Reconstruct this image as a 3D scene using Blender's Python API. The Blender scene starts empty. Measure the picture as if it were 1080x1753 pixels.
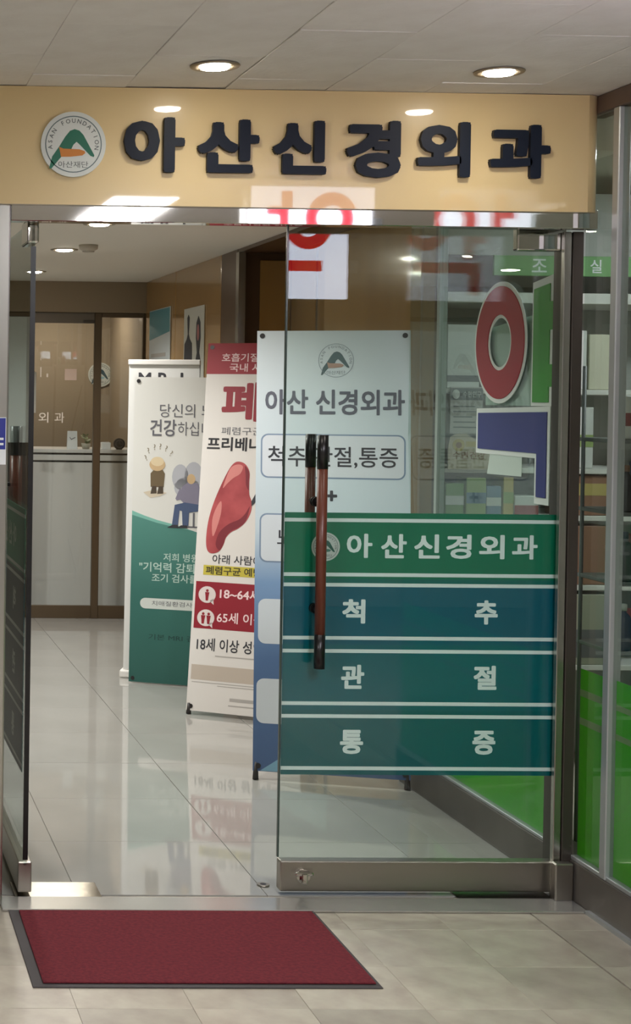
import bpy, bmesh, math, random
import numpy as np
from mathutils import Vector, Matrix
from mathutils.geometry import delaunay_2d_cdt
random.seed(7)
S = bpy.context.scene
COL = S.collection
PI = math.pi

# ---------------------------------------------------------------- camera, world, exposure
CAM_F, CAM_CX, CAM_CY = 2641.2, -207.27, 717.39            # pixels of a 1080 x 1753 frame (off-centre crop)
YAW, PITCH, ROLL = -0.0232, 0.0170, 0.0119
cd = bpy.data.cameras.new('camera')
cam = bpy.data.objects.new('camera', cd); COL.objects.link(cam); S.camera = cam
cd.sensor_fit = 'HORIZONTAL'; cd.sensor_width = 36.0
cd.lens = CAM_F / 1080 * 36
cd.shift_x = (540 - CAM_CX) / 1080
cd.shift_y = -(876.5 - CAM_CY) / 1080
cd.clip_start = 0.05; cd.clip_end = 60
fwd = Vector((-math.sin(YAW) * math.cos(PITCH), math.cos(YAW) * math.cos(PITCH), -math.sin(PITCH)))
rgt = Vector((math.cos(YAW), math.sin(YAW), 0)); upv = rgt.cross(fwd)
r2 = rgt * math.cos(ROLL) + upv * math.sin(ROLL); u2 = upv * math.cos(ROLL) - rgt * math.sin(ROLL)
cam.matrix_world = Matrix(((r2.x, u2.x, -fwd.x, 0.0), (r2.y, u2.y, -fwd.y, -4.7169),
                           (r2.z, u2.z, -fwd.z, 1.5936), (0, 0, 0, 1)))
W = bpy.data.worlds.new('world'); S.world = W; W.use_nodes = True
W.node_tree.nodes['Background'].inputs[0].default_value = (.8, .85, .9, 1)
W.node_tree.nodes['Background'].inputs[1].default_value = .05
S.view_settings.view_transform = 'Standard'; S.view_settings.look = 'None'
S.view_settings.gamma = 1; S.view_settings.exposure = 0.72
S.view_settings.use_curve_mapping = False
S.cycles.use_denoising = True
S.cycles.max_bounces = 12; S.cycles.transparent_max_bounces = 24
S.cycles.glossy_bounces = 6; S.cycles.diffuse_bounces = 5
S.cycles.sample_clamp_indirect = 6; S.cycles.caustics_reflective = False
LED_POWER = 46.0          # radiance of the LED ceiling panels
SPOT_OUT, SPOT_LOBBY = 2.2, 50.0
BOX_POWER = 5.6          # radiance of the lit pharmacy sign

# ---------------------------------------------------------------- materials
def lin(c):
    c = c / 255
    return c / 12.92 if c <= .04045 else ((c + .055) / 1.055) ** 2.4
def rgb(*c): return (lin(c[0]), lin(c[1]), lin(c[2]), 1)
_m = {}
def mat(name, c, rough=.5, metal=0, spec=.5, coat=0, coat_r=.05, emit=0, noise=None, bump=0, bscale=60, rnd=0, stretch=None, alpha=1, aniso=0):
    if name in _m: return _m[name]
    m = bpy.data.materials.new(name); m.use_nodes = True; _m[name] = m
    N, L = m.node_tree.nodes, m.node_tree.links
    b = N['Principled BSDF']
    b.inputs['Base Color'].default_value = rgb(*c)
    b.inputs['Roughness'].default_value = rough; b.inputs['Metallic'].default_value = metal
    b.inputs['Specular IOR Level'].default_value = spec
    b.inputs['Coat Weight'].default_value = coat; b.inputs['Coat Roughness'].default_value = coat_r
    if alpha < 1: b.inputs['Alpha'].default_value = alpha
    if aniso: b.inputs['Anisotropic'].default_value = aniso
    if emit:
        b.inputs['Emission Color'].default_value = rgb(*c); b.inputs['Emission Strength'].default_value = emit
    col = None
    tc = N.new('ShaderNodeTexCoord'); src = tc.outputs['Object']
    if stretch:
        mp = N.new('ShaderNodeMapping'); mp.inputs['Scale'].default_value = stretch
        L.new(src, mp.inputs['Vector']); src = mp.outputs['Vector']
    if noise:                                               # (second colour, scale, detail)
        c2, sc, det = noise
        t = N.new('ShaderNodeTexNoise'); t.inputs['Scale'].default_value = sc; t.inputs['Detail'].default_value = det
        L.new(src, t.inputs['Vector'])
        r = N.new('ShaderNodeValToRGB'); r.color_ramp.elements[0].position = .35; r.color_ramp.elements[1].position = .68
        r.color_ramp.elements[0].color = rgb(*c); r.color_ramp.elements[1].color = rgb(*c2)
        L.new(t.outputs['Fac'], r.inputs['Fac']); col = r.outputs['Color']
        L.new(col, b.inputs['Base Color'])
    if rnd:
        oi = N.new('ShaderNodeObjectInfo'); hs = N.new('ShaderNodeHueSaturation')
        mr = N.new('ShaderNodeMapRange'); mr.inputs['To Min'].default_value = 1 - rnd; mr.inputs['To Max'].default_value = 1 + rnd
        L.new(oi.outputs['Random'], mr.inputs['Value']); L.new(mr.outputs['Result'], hs.inputs['Value'])
        if col: L.new(col, hs.inputs['Color'])
        else: hs.inputs['Color'].default_value = rgb(*c)
        L.new(hs.outputs['Color'], b.inputs['Base Color'])
    if bump:
        t = N.new('ShaderNodeTexNoise'); t.inputs['Scale'].default_value = bscale; t.inputs['Detail'].default_value = 3
        L.new(src, t.inputs['Vector'])
        bp = N.new('ShaderNodeBump'); bp.inputs['Strength'].default_value = bump; bp.inputs['Distance'].default_value = .01
        L.new(t.outputs['Fac'], bp.inputs['Height']); L.new(bp.outputs['Normal'], b.inputs['Normal'])
    return m
def glass(name, tint=(.93, .97, .95), f0=.04):
    m = bpy.data.materials.new(name); m.use_nodes = True
    N, L = m.node_tree.nodes, m.node_tree.links; N.clear()
    out = N.new('ShaderNodeOutputMaterial'); mix = N.new('ShaderNodeMixShader')
    tr = N.new('ShaderNodeBsdfTransparent'); tr.inputs[0].default_value = (*tint, 1)
    gl = N.new('ShaderNodeBsdfGlossy'); gl.inputs['Roughness'].default_value = 0.0
    ge = N.new('ShaderNodeNewGeometry'); dp = N.new('ShaderNodeVectorMath'); dp.operation = 'DOT_PRODUCT'
    L.new(ge.outputs['Incoming'], dp.inputs[0]); L.new(ge.outputs['Normal'], dp.inputs[1])
    ab = N.new('ShaderNodeMath'); ab.operation = 'ABSOLUTE'; L.new(dp.outputs['Value'], ab.inputs[0])
    om = N.new('ShaderNodeMath'); om.operation = 'SUBTRACT'; om.inputs[0].default_value = 1; om.use_clamp = True; L.new(ab.outputs[0], om.inputs[1])
    pw = N.new('ShaderNodeMath'); pw.operation = 'POWER'; pw.inputs[1].default_value = 5; L.new(om.outputs[0], pw.inputs[0])
    ma = N.new('ShaderNodeMath'); ma.operation = 'MULTIPLY_ADD'; ma.inputs[1].default_value = 1 - f0; ma.inputs[2].default_value = f0; L.new(pw.outputs[0], ma.inputs[0])
    L.new(ma.outputs[0], mix.inputs[0]); L.new(tr.outputs[0], mix.inputs[1]); L.new(gl.outputs[0], mix.inputs[2])
    L.new(mix.outputs[0], out.inputs[0]); return m
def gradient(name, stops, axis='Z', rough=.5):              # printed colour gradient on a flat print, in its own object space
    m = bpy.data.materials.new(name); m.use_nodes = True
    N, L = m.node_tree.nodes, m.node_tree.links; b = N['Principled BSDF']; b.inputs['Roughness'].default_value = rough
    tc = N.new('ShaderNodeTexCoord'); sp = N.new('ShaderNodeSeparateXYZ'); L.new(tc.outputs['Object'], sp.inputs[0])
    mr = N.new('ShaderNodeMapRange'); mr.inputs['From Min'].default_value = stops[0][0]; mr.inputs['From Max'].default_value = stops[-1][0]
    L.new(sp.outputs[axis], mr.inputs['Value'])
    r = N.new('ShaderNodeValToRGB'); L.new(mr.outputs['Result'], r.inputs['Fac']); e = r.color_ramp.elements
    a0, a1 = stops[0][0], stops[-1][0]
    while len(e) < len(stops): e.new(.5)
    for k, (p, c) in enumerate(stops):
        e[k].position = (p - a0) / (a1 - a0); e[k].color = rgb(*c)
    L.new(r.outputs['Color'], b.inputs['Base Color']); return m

STEEL = mat('steel_mirror', (205, 203, 198), .035, 1)
BRUSH = mat('steel_brushed', (190, 188, 182), .24, 1, noise=((178, 176, 170), 6, 3), stretch=(1, 1, .05))
RAIL = mat('steel_satin', (168, 162, 152), .33, 1, noise=((156, 150, 142), 5, 3), stretch=(.1, 1, 1))
DARKMET = mat('bronze_dark', (84, 78, 72), .35, .7)
ALU = mat('aluminium', (175, 178, 178), .4, .6)
BLACK = mat('black_rubber', (18, 18, 18), .5)
BLACKP = mat('black_paint', (16, 15, 16), .3)
WOOD = mat('handle_wood', (108, 56, 38), .35, noise=((88, 43, 30), 30, 4), stretch=(1, 1, .1))
FASCIA = mat('fascia_acrylic', (212, 189, 140), .3, spec=.3, coat=.9, coat_r=.03)
NAVY = mat('letter_navy', (8, 20, 36), .5, spec=.25)
WHITEP = mat('white_print', (226, 230, 230), .5)
GLASS = glass('door_glass')
GLASSD = glass('left_leaf_glass', (.80, .86, .84))
GLASSP = glass('shop_glass', (.87, .92, .89))
GLASSC = glass('partition_glass', (.95, .96, .95))
GEDGE = mat('glass_edge', (52, 68, 62), .2)
CEIL = mat('ceiling_board', (224, 222, 218), .85, noise=((217, 214, 209), 9, 5), bump=.12, bscale=55, rnd=.03)
CEILGAP = mat('ceiling_void', (52, 46, 42), .9)
CEILL = mat('lobby_ceiling', (232, 228, 218), .8)
BROWN = mat('laminate_brown', (164, 128, 74), .2, coat=.6, coat_r=.07, noise=((154, 118, 68), 3, 4), stretch=(1, 1, .15))
BROWND = mat('laminate_dark', (82, 60, 42), .3)
BROWNB = mat('reception_brown', (156, 142, 122), .6)
TERR = mat('terrazzo', (176, 169, 152), .28, noise=((156, 145, 131), 11, 9), rnd=.13, bump=.02, bscale=30)
GROUT = mat('grout', (160, 153, 141), .8)
PORC = mat('porcelain', (152, 151, 145), .045, spec=.5, noise=((146, 145, 139), 2.5, 3), rnd=.008)
WALLP = mat('wall_paint', (200, 196, 186), .7)
MATRED = mat('mat_pile', (116, 46, 52), .95, spec=.15, noise=((98, 38, 46), 90, 3), bump=.6, bscale=420)
MATEDGE = mat('mat_rubber', (52, 46, 46), .7)
LED = mat('led_diffuser', (250, 250, 255), .4, emit=LED_POWER)
LAMP = mat('lamp_disc', (255, 246, 230), .4, emit=45)
WHITEPL = mat('white_plastic', (222, 220, 214), .4)
GREENF = mat('green_film', (84, 196, 18), .4, spec=.3)
GREEN1 = mat('decal_green', (8, 116, 86), .32)
GREEN2 = mat('decal_teal_dark', (4, 104, 98), .32)
TEAL1 = mat('decal_teal_blue', (0, 92, 112), .32)
TEAL2 = mat('decal_teal_mid', (0, 98, 108), .32)
TEAL3 = mat('decal_teal_green', (0, 94, 100), .32)
BACKG = mat('decal_back_green', (70, 108, 90), .5)
BACKD = mat('decal_back_grey', (66, 72, 73), .5)
DWHITE = mat('decal_white', (232, 240, 240), .4)
DGREY = mat('decal_back_line', (150, 156, 152), .5)

# ---------------------------------------------------------------- mesh helpers
class G:
    def __init__(s): s.bm = bmesh.new()
    def _fin(s, vs, mi):
        for f in {f for v in vs for f in v.link_faces}: f.material_index = mi
    def box(s, x0, x1, y0, y1, z0, z1, mi=0, bev=0, seg=2):
        r = bmesh.ops.create_cube(s.bm, size=1); vs = r['verts']
        for v in vs: v.co = Vector(((x0 + x1) / 2 + v.co.x * (x1 - x0), (y0 + y1) / 2 + v.co.y * (y1 - y0), (z0 + z1) / 2 + v.co.z * (z1 - z0)))
        s._fin(vs, mi)
        if bev:
            es = {e for v in vs for e in v.link_edges}
            r = bmesh.ops.bevel(s.bm, geom=list(es), offset=bev, segments=seg, affect='EDGES', profile=.5, clamp_overlap=True)
            for f in r['faces']: f.material_index = mi
        return s
    def cyl(s, p0, p1, r, r2=None, n=20, mi=0, smooth=True):
        p0, p1 = Vector(p0), Vector(p1); d = p1 - p0
        M = Matrix.Translation((p0 + p1) / 2) @ d.to_track_quat('Z', 'Y').to_matrix().to_4x4()
        q = bmesh.ops.create_cone(s.bm, cap_ends=True, segments=n, radius1=r, radius2=r if r2 is None else r2, depth=d.length, matrix=M)
        s._fin(q['verts'], mi)
        if smooth:
            for f in {f for v in q['verts'] for f in v.link_faces}: f.smooth = len(f.verts) == 4
        return s
    def tube(s, pts, r, n=10, mi=0):
        for a, b in zip(pts, pts[1:]): s.cyl(a, b, r, n=n, mi=mi)
        for p in pts[1:-1]:
            q = bmesh.ops.create_icosphere(s.bm, subdivisions=1, radius=r, matrix=Matrix.Translation(p)); s._fin(q['verts'], mi)
        return s
    def lathe(s, prof, c=(0, 0, 0), n=28, mi=0):              # (radius, z) profile about the local z axis
        rings = []
        for r, z in prof: rings.append([s.bm.verts.new((c[0] + r * math.cos(2 * PI * k / n), c[1] + r * math.sin(2 * PI * k / n), c[2] + z)) for k in range(n)])
        for a, b in zip(rings, rings[1:]):
            for k in range(n):
                f = s.bm.faces.new((a[k], a[(k + 1) % n], b[(k + 1) % n], b[k])); f.smooth = True; f.material_index = mi
        for ring, rev in ((rings[0], True), (rings[-1], False)):
            f = s.bm.faces.new(ring[::-1] if rev else ring); f.material_index = mi
        return s
    def poly(s, pts, y0=-.0006, y1=0.0, mi=0):                # outline in the local x-z plane given thickness along y
        pts = list(pts)
        if sum(a[0] * b[1] - b[0] * a[1] for a, b in zip(pts, pts[1:] + pts[:1])) < 0: pts = pts[::-1]
        a = [s.bm.verts.new((p[0], y0, p[1])) for p in pts]; b = [s.bm.verts.new((p[0], y1, p[1])) for p in pts]
        n = len(pts); fs = [s.bm.faces.new(a), s.bm.faces.new(b[::-1])]
        for k in range(n): fs.append(s.bm.faces.new((a[k], b[k], b[(k + 1) % n], a[(k + 1) % n])))
        for f in fs: f.material_index = mi
        return s
    def ring(s, cx, cz, ro, ri, y0, y1, mi=0, n=40, ex=1):
        def P(r, k, y): return s.bm.verts.new((cx + ex * r * math.cos(2 * PI * k / n), y, cz + r * math.sin(2 * PI * k / n)))
        o0 = [P(ro, k, y0) for k in range(n)]; o1 = [P(ro, k, y1) for k in range(n)]
        i0 = [P(ri, k, y0) for k in range(n)]; i1 = [P(ri, k, y1) for k in range(n)]
        for k in range(n):
            j = (k + 1) % n
            for q in ((o0[k], o0[j], i0[j], i0[k]), (o1[j], o1[k], i1[k], i1[j]), (o0[j], o0[k], o1[k], o1[j]), (i0[k], i0[j], i1[j], i1[k])):
                f = s.bm.faces.new(q); f.material_index = mi
        return s
    def text(s, t, u, v, h, y=0.0, w=None, bold=0, ext=0, mi=0, ang=0, center=False, only=None):
        gl = text_geo(t, bold); allv = [p for g in gl for p in g[0]]
        x0 = min(p[0] for p in allv); x1 = max(p[0] for p in allv); z0 = min(p[1] for p in allv); z1 = max(p[1] for p in allv)
        k = h / (z1 - z0); kx = k if w is None else w / (x1 - x0); ca, sa = math.cos(ang), math.sin(ang)
        for gi, (vs, fs, rim) in enumerate(gl):
            if only is not None and gi != only: continue
            front = []; back = []
            for p in vs:
                a, b = (p[0] - x0) * kx, (p[1] - z0) * k
                if center: a -= (x1 - x0) * kx / 2; b -= h / 2
                a, b = a * ca - b * sa, a * sa + b * ca
                front.append(s.bm.verts.new((u + a, y - ext, v + b)))
                if ext: back.append(s.bm.verts.new((u + a, y, v + b)))
            for f in fs + ([] if not ext else rim):
                q = [front[i] for i in f] if len(f) > 2 else [front[f[1]], front[f[0]], back[f[0]], back[f[1]]]
                try: s.bm.faces.new(q).material_index = mi
                except ValueError: pass
        return s
    def build(s, name, mats, parent=None, loc=None, rot=None):
        bmesh.ops.recalc_face_normals(s.bm, faces=s.bm.faces) if not getattr(s, 'keep', False) else None
        me = bpy.data.meshes.new(name); s.bm.to_mesh(me); s.bm.free()
        for m in (mats if isinstance(mats, (list, tuple)) else [mats]): me.materials.append(m)
        return link(name, me, parent, loc, rot)
def link(name, data, parent=None, loc=None, rot=None):
    o = bpy.data.objects.new(name, data); COL.objects.link(o)
    if parent: o.parent = parent
    if loc: o.location = loc
    if rot: o.rotation_euler = rot
    return o
_tg = {}
DIRS = [(1, .06), (.79, .86), (-.05, 1), (-.86, .79), (-1, -.07), (-.8, -.87), (.06, -1), (.87, -.8)]
def _cross(p, q, x): return (q[:, 0] - p[:, 0]) * (x[:, None, 1] - p[None, :, 1]) - (q[:, 1] - p[:, 1]) * (x[:, None, 0] - p[None, :, 0])
def fatten(V, F, bold):
    """union of eight shifted copies of one glyph: a bolder glyph with its counters kept"""
    A, B = [], []
    for d in DIRS:
        n = len(A); A += [Vector((v[0] + d[0] * bold, v[1] + d[1] * bold)) for v in V]; B += [tuple(i + n for i in f) for f in F]
    r = delaunay_2d_cdt(A, [], B, 1, 1e-6)
    vo = np.array([tuple(v) for v in r[0]]); V0 = np.array(V)
    tri = np.array([(f[0], f[i], f[i + 1]) for f in F for i in range(1, len(f) - 1)]); ta, tb, tc = V0[tri[:, 0]], V0[tri[:, 1]], V0[tri[:, 2]]
    cen = np.array([vo[list(f)].mean(0) for f in r[2]]); ok = np.zeros(len(cen), bool)
    for d in DIRS:
        x = cen - np.array(d) * bold
        a, b, c = _cross(ta, tb, x), _cross(tb, tc, x), _cross(tc, ta, x)
        ok |= (((a >= 0) & (b >= 0) & (c >= 0)) | ((a <= 0) & (b <= 0) & (c <= 0))).any(1)
    return [tuple(v) for v in vo], [tuple(f) for f, g in zip(r[2], ok) if g]
def text_geo(t, bold):
    """glyphs of a string as flat meshes: (vertices, faces, rim edges) per glyph"""
    key = (t, bold)
    if key not in _tg:
        c = bpy.data.curves.new('lettering', 'FONT'); c.body = t; c.size = 1; c.resolution_u = 3
        o = bpy.data.objects.new('lettering', c); COL.objects.link(o)
        me = o.to_mesh()
        V = [(v.co.x, v.co.y) for v in me.vertices]; F = [tuple(p.vertices) for p in me.polygons]
        o.to_mesh_clear(); bpy.data.objects.remove(o); bpy.data.curves.remove(c)
        spans = sorted((min(V[i][0] for i in f), max(V[i][0] for i in f), f) for f in F)
        groups = []; end = -1e9
        for x0, x1, f in spans:
            if x0 > end + 1e-4: groups.append([])
            groups[-1].append(f); end = max(end, x1)
        out = []
        for g in groups:
            ids = sorted({i for f in g for i in f}); re = {i: k for k, i in enumerate(ids)}
            v, fs = [V[i] for i in ids], [tuple(re[i] for i in f) for f in g]
            if bold: v, fs = fatten(v, fs, bold)
            es = {(i, j) for f in fs for i, j in zip(f, f[1:] + f[:1])}
            out.append((v, fs, [e for e in es if (e[1], e[0]) not in es]))
        _tg[key] = out
    return _tg[key]
def tag(o, label, cat, group=None, kind=None):
    o['label'] = label; o['category'] = cat
    if group: o['group'] = group
    if kind: o['kind'] = kind
    return o
def thing(name, label, cat, loc=(0, 0, 0), rot=(0, 0, 0), group=None, kind=None):
    return tag(link(name, None, None, loc, rot), label, cat, group, kind)
def struct(o, label, cat): return tag(o, label, cat, kind='structure')
def ell(cx, cz, rx, rz, n=24, a0=0, a1=2 * PI):
    return [(cx + rx * math.cos(a0 + (a1 - a0) * k / n), cz + rz * math.sin(a0 + (a1 - a0) * k / n)) for k in range(n + (a1 - a0 < 2 * PI - .01))]
def rrect(x0, x1, z0, z1, r, n=5):
    p = []
    for cx, cz, a in ((x1 - r, z1 - r, 0), (x0 + r, z1 - r, PI / 2), (x0 + r, z0 + r, PI), (x1 - r, z0 + r, 1.5 * PI)):
        p += [(cx + r * math.cos(a + PI / 2 * k / n), cz + r * math.sin(a + PI / 2 * k / n)) for k in range(n + 1)]
    return p
def smooth(p, n=4):                                          # closed Catmull-Rom outline
    o = []
    for i in range(len(p)):
        a, b, c, d = (p[(i + k) % len(p)] for k in (-1, 0, 1, 2))
        for k in range(n):
            t = k / n
            o.append(tuple(.5 * (2 * b[j] + (c[j] - a[j]) * t + (2 * a[j] - 5 * b[j] + 4 * c[j] - d[j]) * t * t + (3 * b[j] - a[j] - 3 * c[j] + d[j]) * t ** 3) for j in (0, 1)))
    return o
E_DISC = mat('emblem_disc', (206, 212, 208), .4); E_RING = mat('emblem_line', (92, 110, 112), .5)
E_GRN = mat('emblem_green', (22, 104, 80), .4); E_ORG = mat('emblem_orange', (196, 122, 38), .4); E_TXT = mat('emblem_text', (84, 92, 92), .5)
def emblem(parent, cx, cz, r, y, thick=.0006, green=None, orange=None, txt=None, disc=True, name='emblem', line=None):
    g = G(); e = .0005
    if disc: g.poly(ell(cx, cz, r, r, 48), y - thick, y, 0)
    yy = y - (thick if disc else 0)
    g.ring(cx, cz, r * .87, r * .84, yy - e, yy - e * .1, 1, 48)
    def q(px, py): return (cx + (px - 268) / 222 * r, cz + (287 - py) / 222 * r)
    A = [(104, 452), (124, 372), (170, 305), (212, 235), (243, 196), (275, 184), (308, 194), (335, 222), (412, 360), (408, 372), (385, 364), (310, 288), (289, 270), (268, 290), (254, 320), (228, 345), (184, 376), (118, 456)]
    g.poly([q(*p) for p in A], yy - e, yy - e * .1, 2)
    O = [(170, 306), (200, 318), (310, 321), (345, 332), (350, 346), (330, 362), (250, 372), (184, 374)]
    g.poly([q(*p) for p in O], yy - 2 * e, yy - e, 3)
    s = 'ASAN FOUNDATION'
    for k, ch in enumerate(s):
        if ch == ' ': continue
        a = math.radians(188 - k * (196 / (len(s) - 1)))
        g.text(ch, cx + .72 * r * math.cos(a), cz + .72 * r * math.sin(a), r * .13, yy - e, bold=.01, mi=4, ang=a - PI / 2, center=True)
    g.text('아산재단', cx, cz - .62 * r, r * .2, yy - e, w=r * .92, mi=4, center=True)
    return g.build(name, [E_DISC, line or E_RING, green or E_GRN, orange or E_ORG, txt or E_TXT], parent)

# ---------------------------------------------------------------- setting: floor
XW = 2.345                                                    # plane of the pharmacy glazing
g = G(); g.box(-4.2, 5.4, -6.7, 9.2, -.12, -.006)
floor = struct(g.build('floor', GROUT), 'pale stone tiled floor of corridor and lobby', 'floor')
g = G(); g.box(-.1522, .1522, -.1492, .1492, -.006, 0, bev=.0007, seg=1); t0 = g.build('tile', TERR, floor); first = True
for i in range(-4, 5):
    for j in range(-1, 9):
        x, y = 1.54 + .305 * i - .1525, -.148 - .299 * j + .1495
        o = t0 if first else link('tile', t0.data, floor); first = False
        if j == -1:
            o.scale = (1, .99 * .148 / .299, 1); y = -.074
        o.location = (x, y, random.uniform(-.0006, .0003))
        if x + .15 > 2.36: o.scale.x = .9; o.location.x = x - .01
g = G(); g.box(-.304, .304, -.2925, .2925, -.006, 0, bev=.0008, seg=1); t1 = g.build('tile', PORC, floor); first = True
for i in range(-4, 3):
    for j in range(0, 15):
        x, y = .765 + .61 * i + .305, .751 + .587 * j - .2935
        if x > 2.3: continue
        o = t1 if first else link('tile', t1.data, floor); first = False
        o.location = (x, y, random.uniform(-.0003, .0002))
# tail strip of lobby floor along the right wall
for j in range(0, 15):
    o = link('tile', t1.data, floor); o.location = (2.2925, .751 + .587 * j - .2935, 0); o.scale.x = .53 / 1.0 * .32
g = G(); g.box(-1.22, 1.22, -.748, .748, -.006, 0); tb = g.build('floor_sheet', mat('floor_vinyl', (170, 164, 150), .4), floor)
tb.location = (-1.0, -4.15, 0); tb.scale = (2.6, 2.0, 1)
tb2 = link('floor_sheet', tb.data, floor); tb2.location = (3.95, -.3, 0); tb2.scale = (1.18, 3.6, 1)

# ---------------------------------------------------------------- setting: ceilings
HC, HL = 2.544, 2.40
g = G(); g.box(-4.2, 5.4, -6.7, .3, HC + .012, HC + .1)
ceil = struct(g.build('ceiling', CEILGAP), 'off white mineral board ceiling over the corridor', 'ceiling')
g = G(); g.box(-.1535, .1535, -.3085, .3085, 0, .0118, bev=.0015, seg=1); c0 = g.build('panel', CEIL, ceil); first = True
cr = {-1: -.41, 0: -.40, 1: -.755, 2: -.41, 3: -.74, 4: -.42, 5: -.73, 6: -.39}
for i in range(-8, 10):
    y00 = cr.get(i, -.41 if i % 2 == 0 else -.745)
    for j in range(-2, 5):
        x, y = .242 + .3085 * i + .154, y00 - .6185 * j - .309
        if y - .3 > .2: continue
        o = c0 if first else link('panel', c0.data, ceil); first = False
        o.location = (x + random.uniform(-.0012, .0012), y, HC + random.uniform(-.0008, .0022))
        o.rotation_euler = (random.uniform(-.002, .002), random.uniform(-.004, .004), random.uniform(-.0035, .0035))
g = G(); g.box(-4.2, 5.4, -6.7, -3.5, HC, HC + .011); g.build('ceiling_sheet', CEIL, ceil)
g = G(); g.box(-4.2, -2.4, -3.5, .3, HC, HC + .011); g.box(3.2, 5.4, -3.5, .3, HC, HC + .011); g.build('ceiling_sheet', CEIL, ceil)
g = G(); g.box(-1.7, 2.5, .2, 9.2, HL, HL + .1)
lceil = struct(g.build('ceiling', CEILL), 'smooth cream ceiling inside the clinic lobby', 'ceiling')
g = G(); g.box(2.142, 2.40, 1.6, 3.68, HL - .02, HL - .001); g.build('soffit', BROWND, lceil)
g = G(); g.box(2.46, 5.4, .3, 2.6, HC, HC + .1)
struct(g.build('ceiling', WALLP), 'white ceiling over the pharmacy shelves', 'ceiling')

# ---------------------------------------------------------------- setting: walls
def wall(name, x0, x1, y0, y1, z0, z1, m, label):
    g = G(); g.box(x0, x1, y0, y1, z0, z1); return struct(g.build(name, m), label, 'wall')
wall('wall_front', -4.2, .30, .05, .25, 0, HC, WALLP, 'plain corridor wall left of the steel door post')
wall('wall_rear', -4.2, 5.4, -6.7, -6.6, 0, HC, mat('wall_far', (206, 202, 196), .7), 'plain corridor wall opposite the entrance')
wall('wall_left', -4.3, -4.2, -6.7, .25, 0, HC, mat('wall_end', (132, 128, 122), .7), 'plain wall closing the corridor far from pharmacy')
wall('wall_lobby_left', -1.8, -1.7, .25, 9.2, 0, HC, WALLP, 'pale lobby wall behind the open glass leaf')
wall('wall_back', -1.7, 3.2, 8.0, 8.1, 0, HC, BROWNB, 'tan wall behind the reception desk')
wall('wall_pharmacy_right', 5.3, 5.4, -6.6, 2.6, 0, HC, WALLP, 'white far side wall of the pharmacy')
wall('wall_pharmacy_back', 2.47, 5.3, 2.5, 2.6, 0, HC, WALLP, 'white back wall of the pharmacy behind its shelves')
wr = wall('wall_right', 2.455, 2.50, 1.69, 9.2, 0, HC, BROWND, 'brown laminate panelled lobby wall on the pharmacy side')
g = G(); g.box(0, .03, 0, 1.07, 0.0, HL, bev=.002, seg=1); g.build('panel', BROWN, wr, (2.437, 1.68, 0), (0, 0, math.radians(5.6)))   # near panel stands a few degrees off the corridor axis
g = G(); g.box(2.432, 2.455, 2.74, 3.646, 0.0, HL, bev=.002, seg=1); g.build('panel', BROWN, wr)
g = G(); g.box(2.405, 2.455, 1.655, 1.679, 0, HL); g.build('edge_trim', mat('trim_tan', (128, 100, 62), .4), wr)
g = G(); g.box(2.426, 2.455, 3.17, 3.185, .0, HL - .03); g.build('metal_strip', BRUSH, wr)
g = G(); g.box(2.14, 2.455, 3.66, 4.02, 0, HL, bev=.002, seg=1); g.build('pilaster', BROWND, wr)
g = G(); g.box(2.262, 2.431, 3.648, 3.66, 0, HL - .06, bev=.002, seg=1); g.build('panel', BROWN, wr)
g = G(); g.box(2.132, 2.17, 3.60, 3.66, 0, HL - .02); g.build('corner_trim', BRUSH, wr)
for (y0, y1) in ((4.026, 5.22), (5.226, 6.19)):
    g = G(); g.box(2.14, 2.455, y0, y1, .08, HL, bev=.002, seg=1); g.build('panel', BROWN, wr)
g = G(); g.box(2.145, 2.455, 4.02, 6.2, 0, .08); g.build('skirting', BROWND, wr)
g = G(); g.box(2.2, 2.46, 6.3, 8.0, 0, HC); g.build('panel', BROWNB, wr)
bulk = wall('wall_bulkhead', -1.7, 2.455, 6.2, 6.34, 2.182, HL, mat('bulkhead_brown', (138, 122, 100), .6), 'brown bulkhead above the glazed reception screen')

# ---------------------------------------------------------------- setting: steel door surround
g = G(); g.box(.30, .512, .05, .26, 0, 2.19, bev=.006)
post = struct(g.build('trim_1', BRUSH), 'brushed steel post at the hinge of the open leaf', 'post')
g = G(); g.box(.512, 2.345, .05, .09, 2.131, 2.19, bev=.002, seg=1); g.box(.512, 2.345, .0905, .30, 2.152, 2.19)
struct(g.build('trim_2', STEEL), 'polished steel header across the top of entrance', 'header')
g = G(); g.box(2.285, 2.309, .142, .165, .0, 2.131, bev=.002, seg=1)
jr = struct(g.build('trim_3', BRUSH), 'steel and bronze jamb between closed leaf and pharmacy glass', 'jamb')
g = G(); g.box(2.31, 2.344, .135, .27, 0, 2.131, bev=.002, seg=1); g.build('bronze_post', DARKMET, jr)
g = G(); g.box(2.275, 2.334, .10, .134, .006, .125, bev=.004, seg=1); g.build('foot_cover', RAIL, jr)
g = G(); g.box(.508, 2.334, 0, .122, .0, .008, bev=.002, seg=1)
th = struct(g.build('trim_4', mat('steel_threshold', (196, 195, 190), .22, .75, noise=((182, 181, 176), 4, 3), bump=.04, bscale=7)), 'polished steel threshold strip in front of the doors', 'threshold')
g = G(); g.box(.56, .838, .124, .275, 0, .005, bev=.001, seg=1); g.build('hinge_plate', mat('steel_plate', (205, 203, 198), .13, 1, bump=.07, bscale=6), th)
g = G(); g.box(1.98, 2.284, .124, .262, 0, .004, bev=.001, seg=1); g.build('hinge_plate', mat('steel_dark_reflection', (110, 106, 102), .25, 1), th)  # same steel as the other plate; its dark reflection is put into the colour
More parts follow.
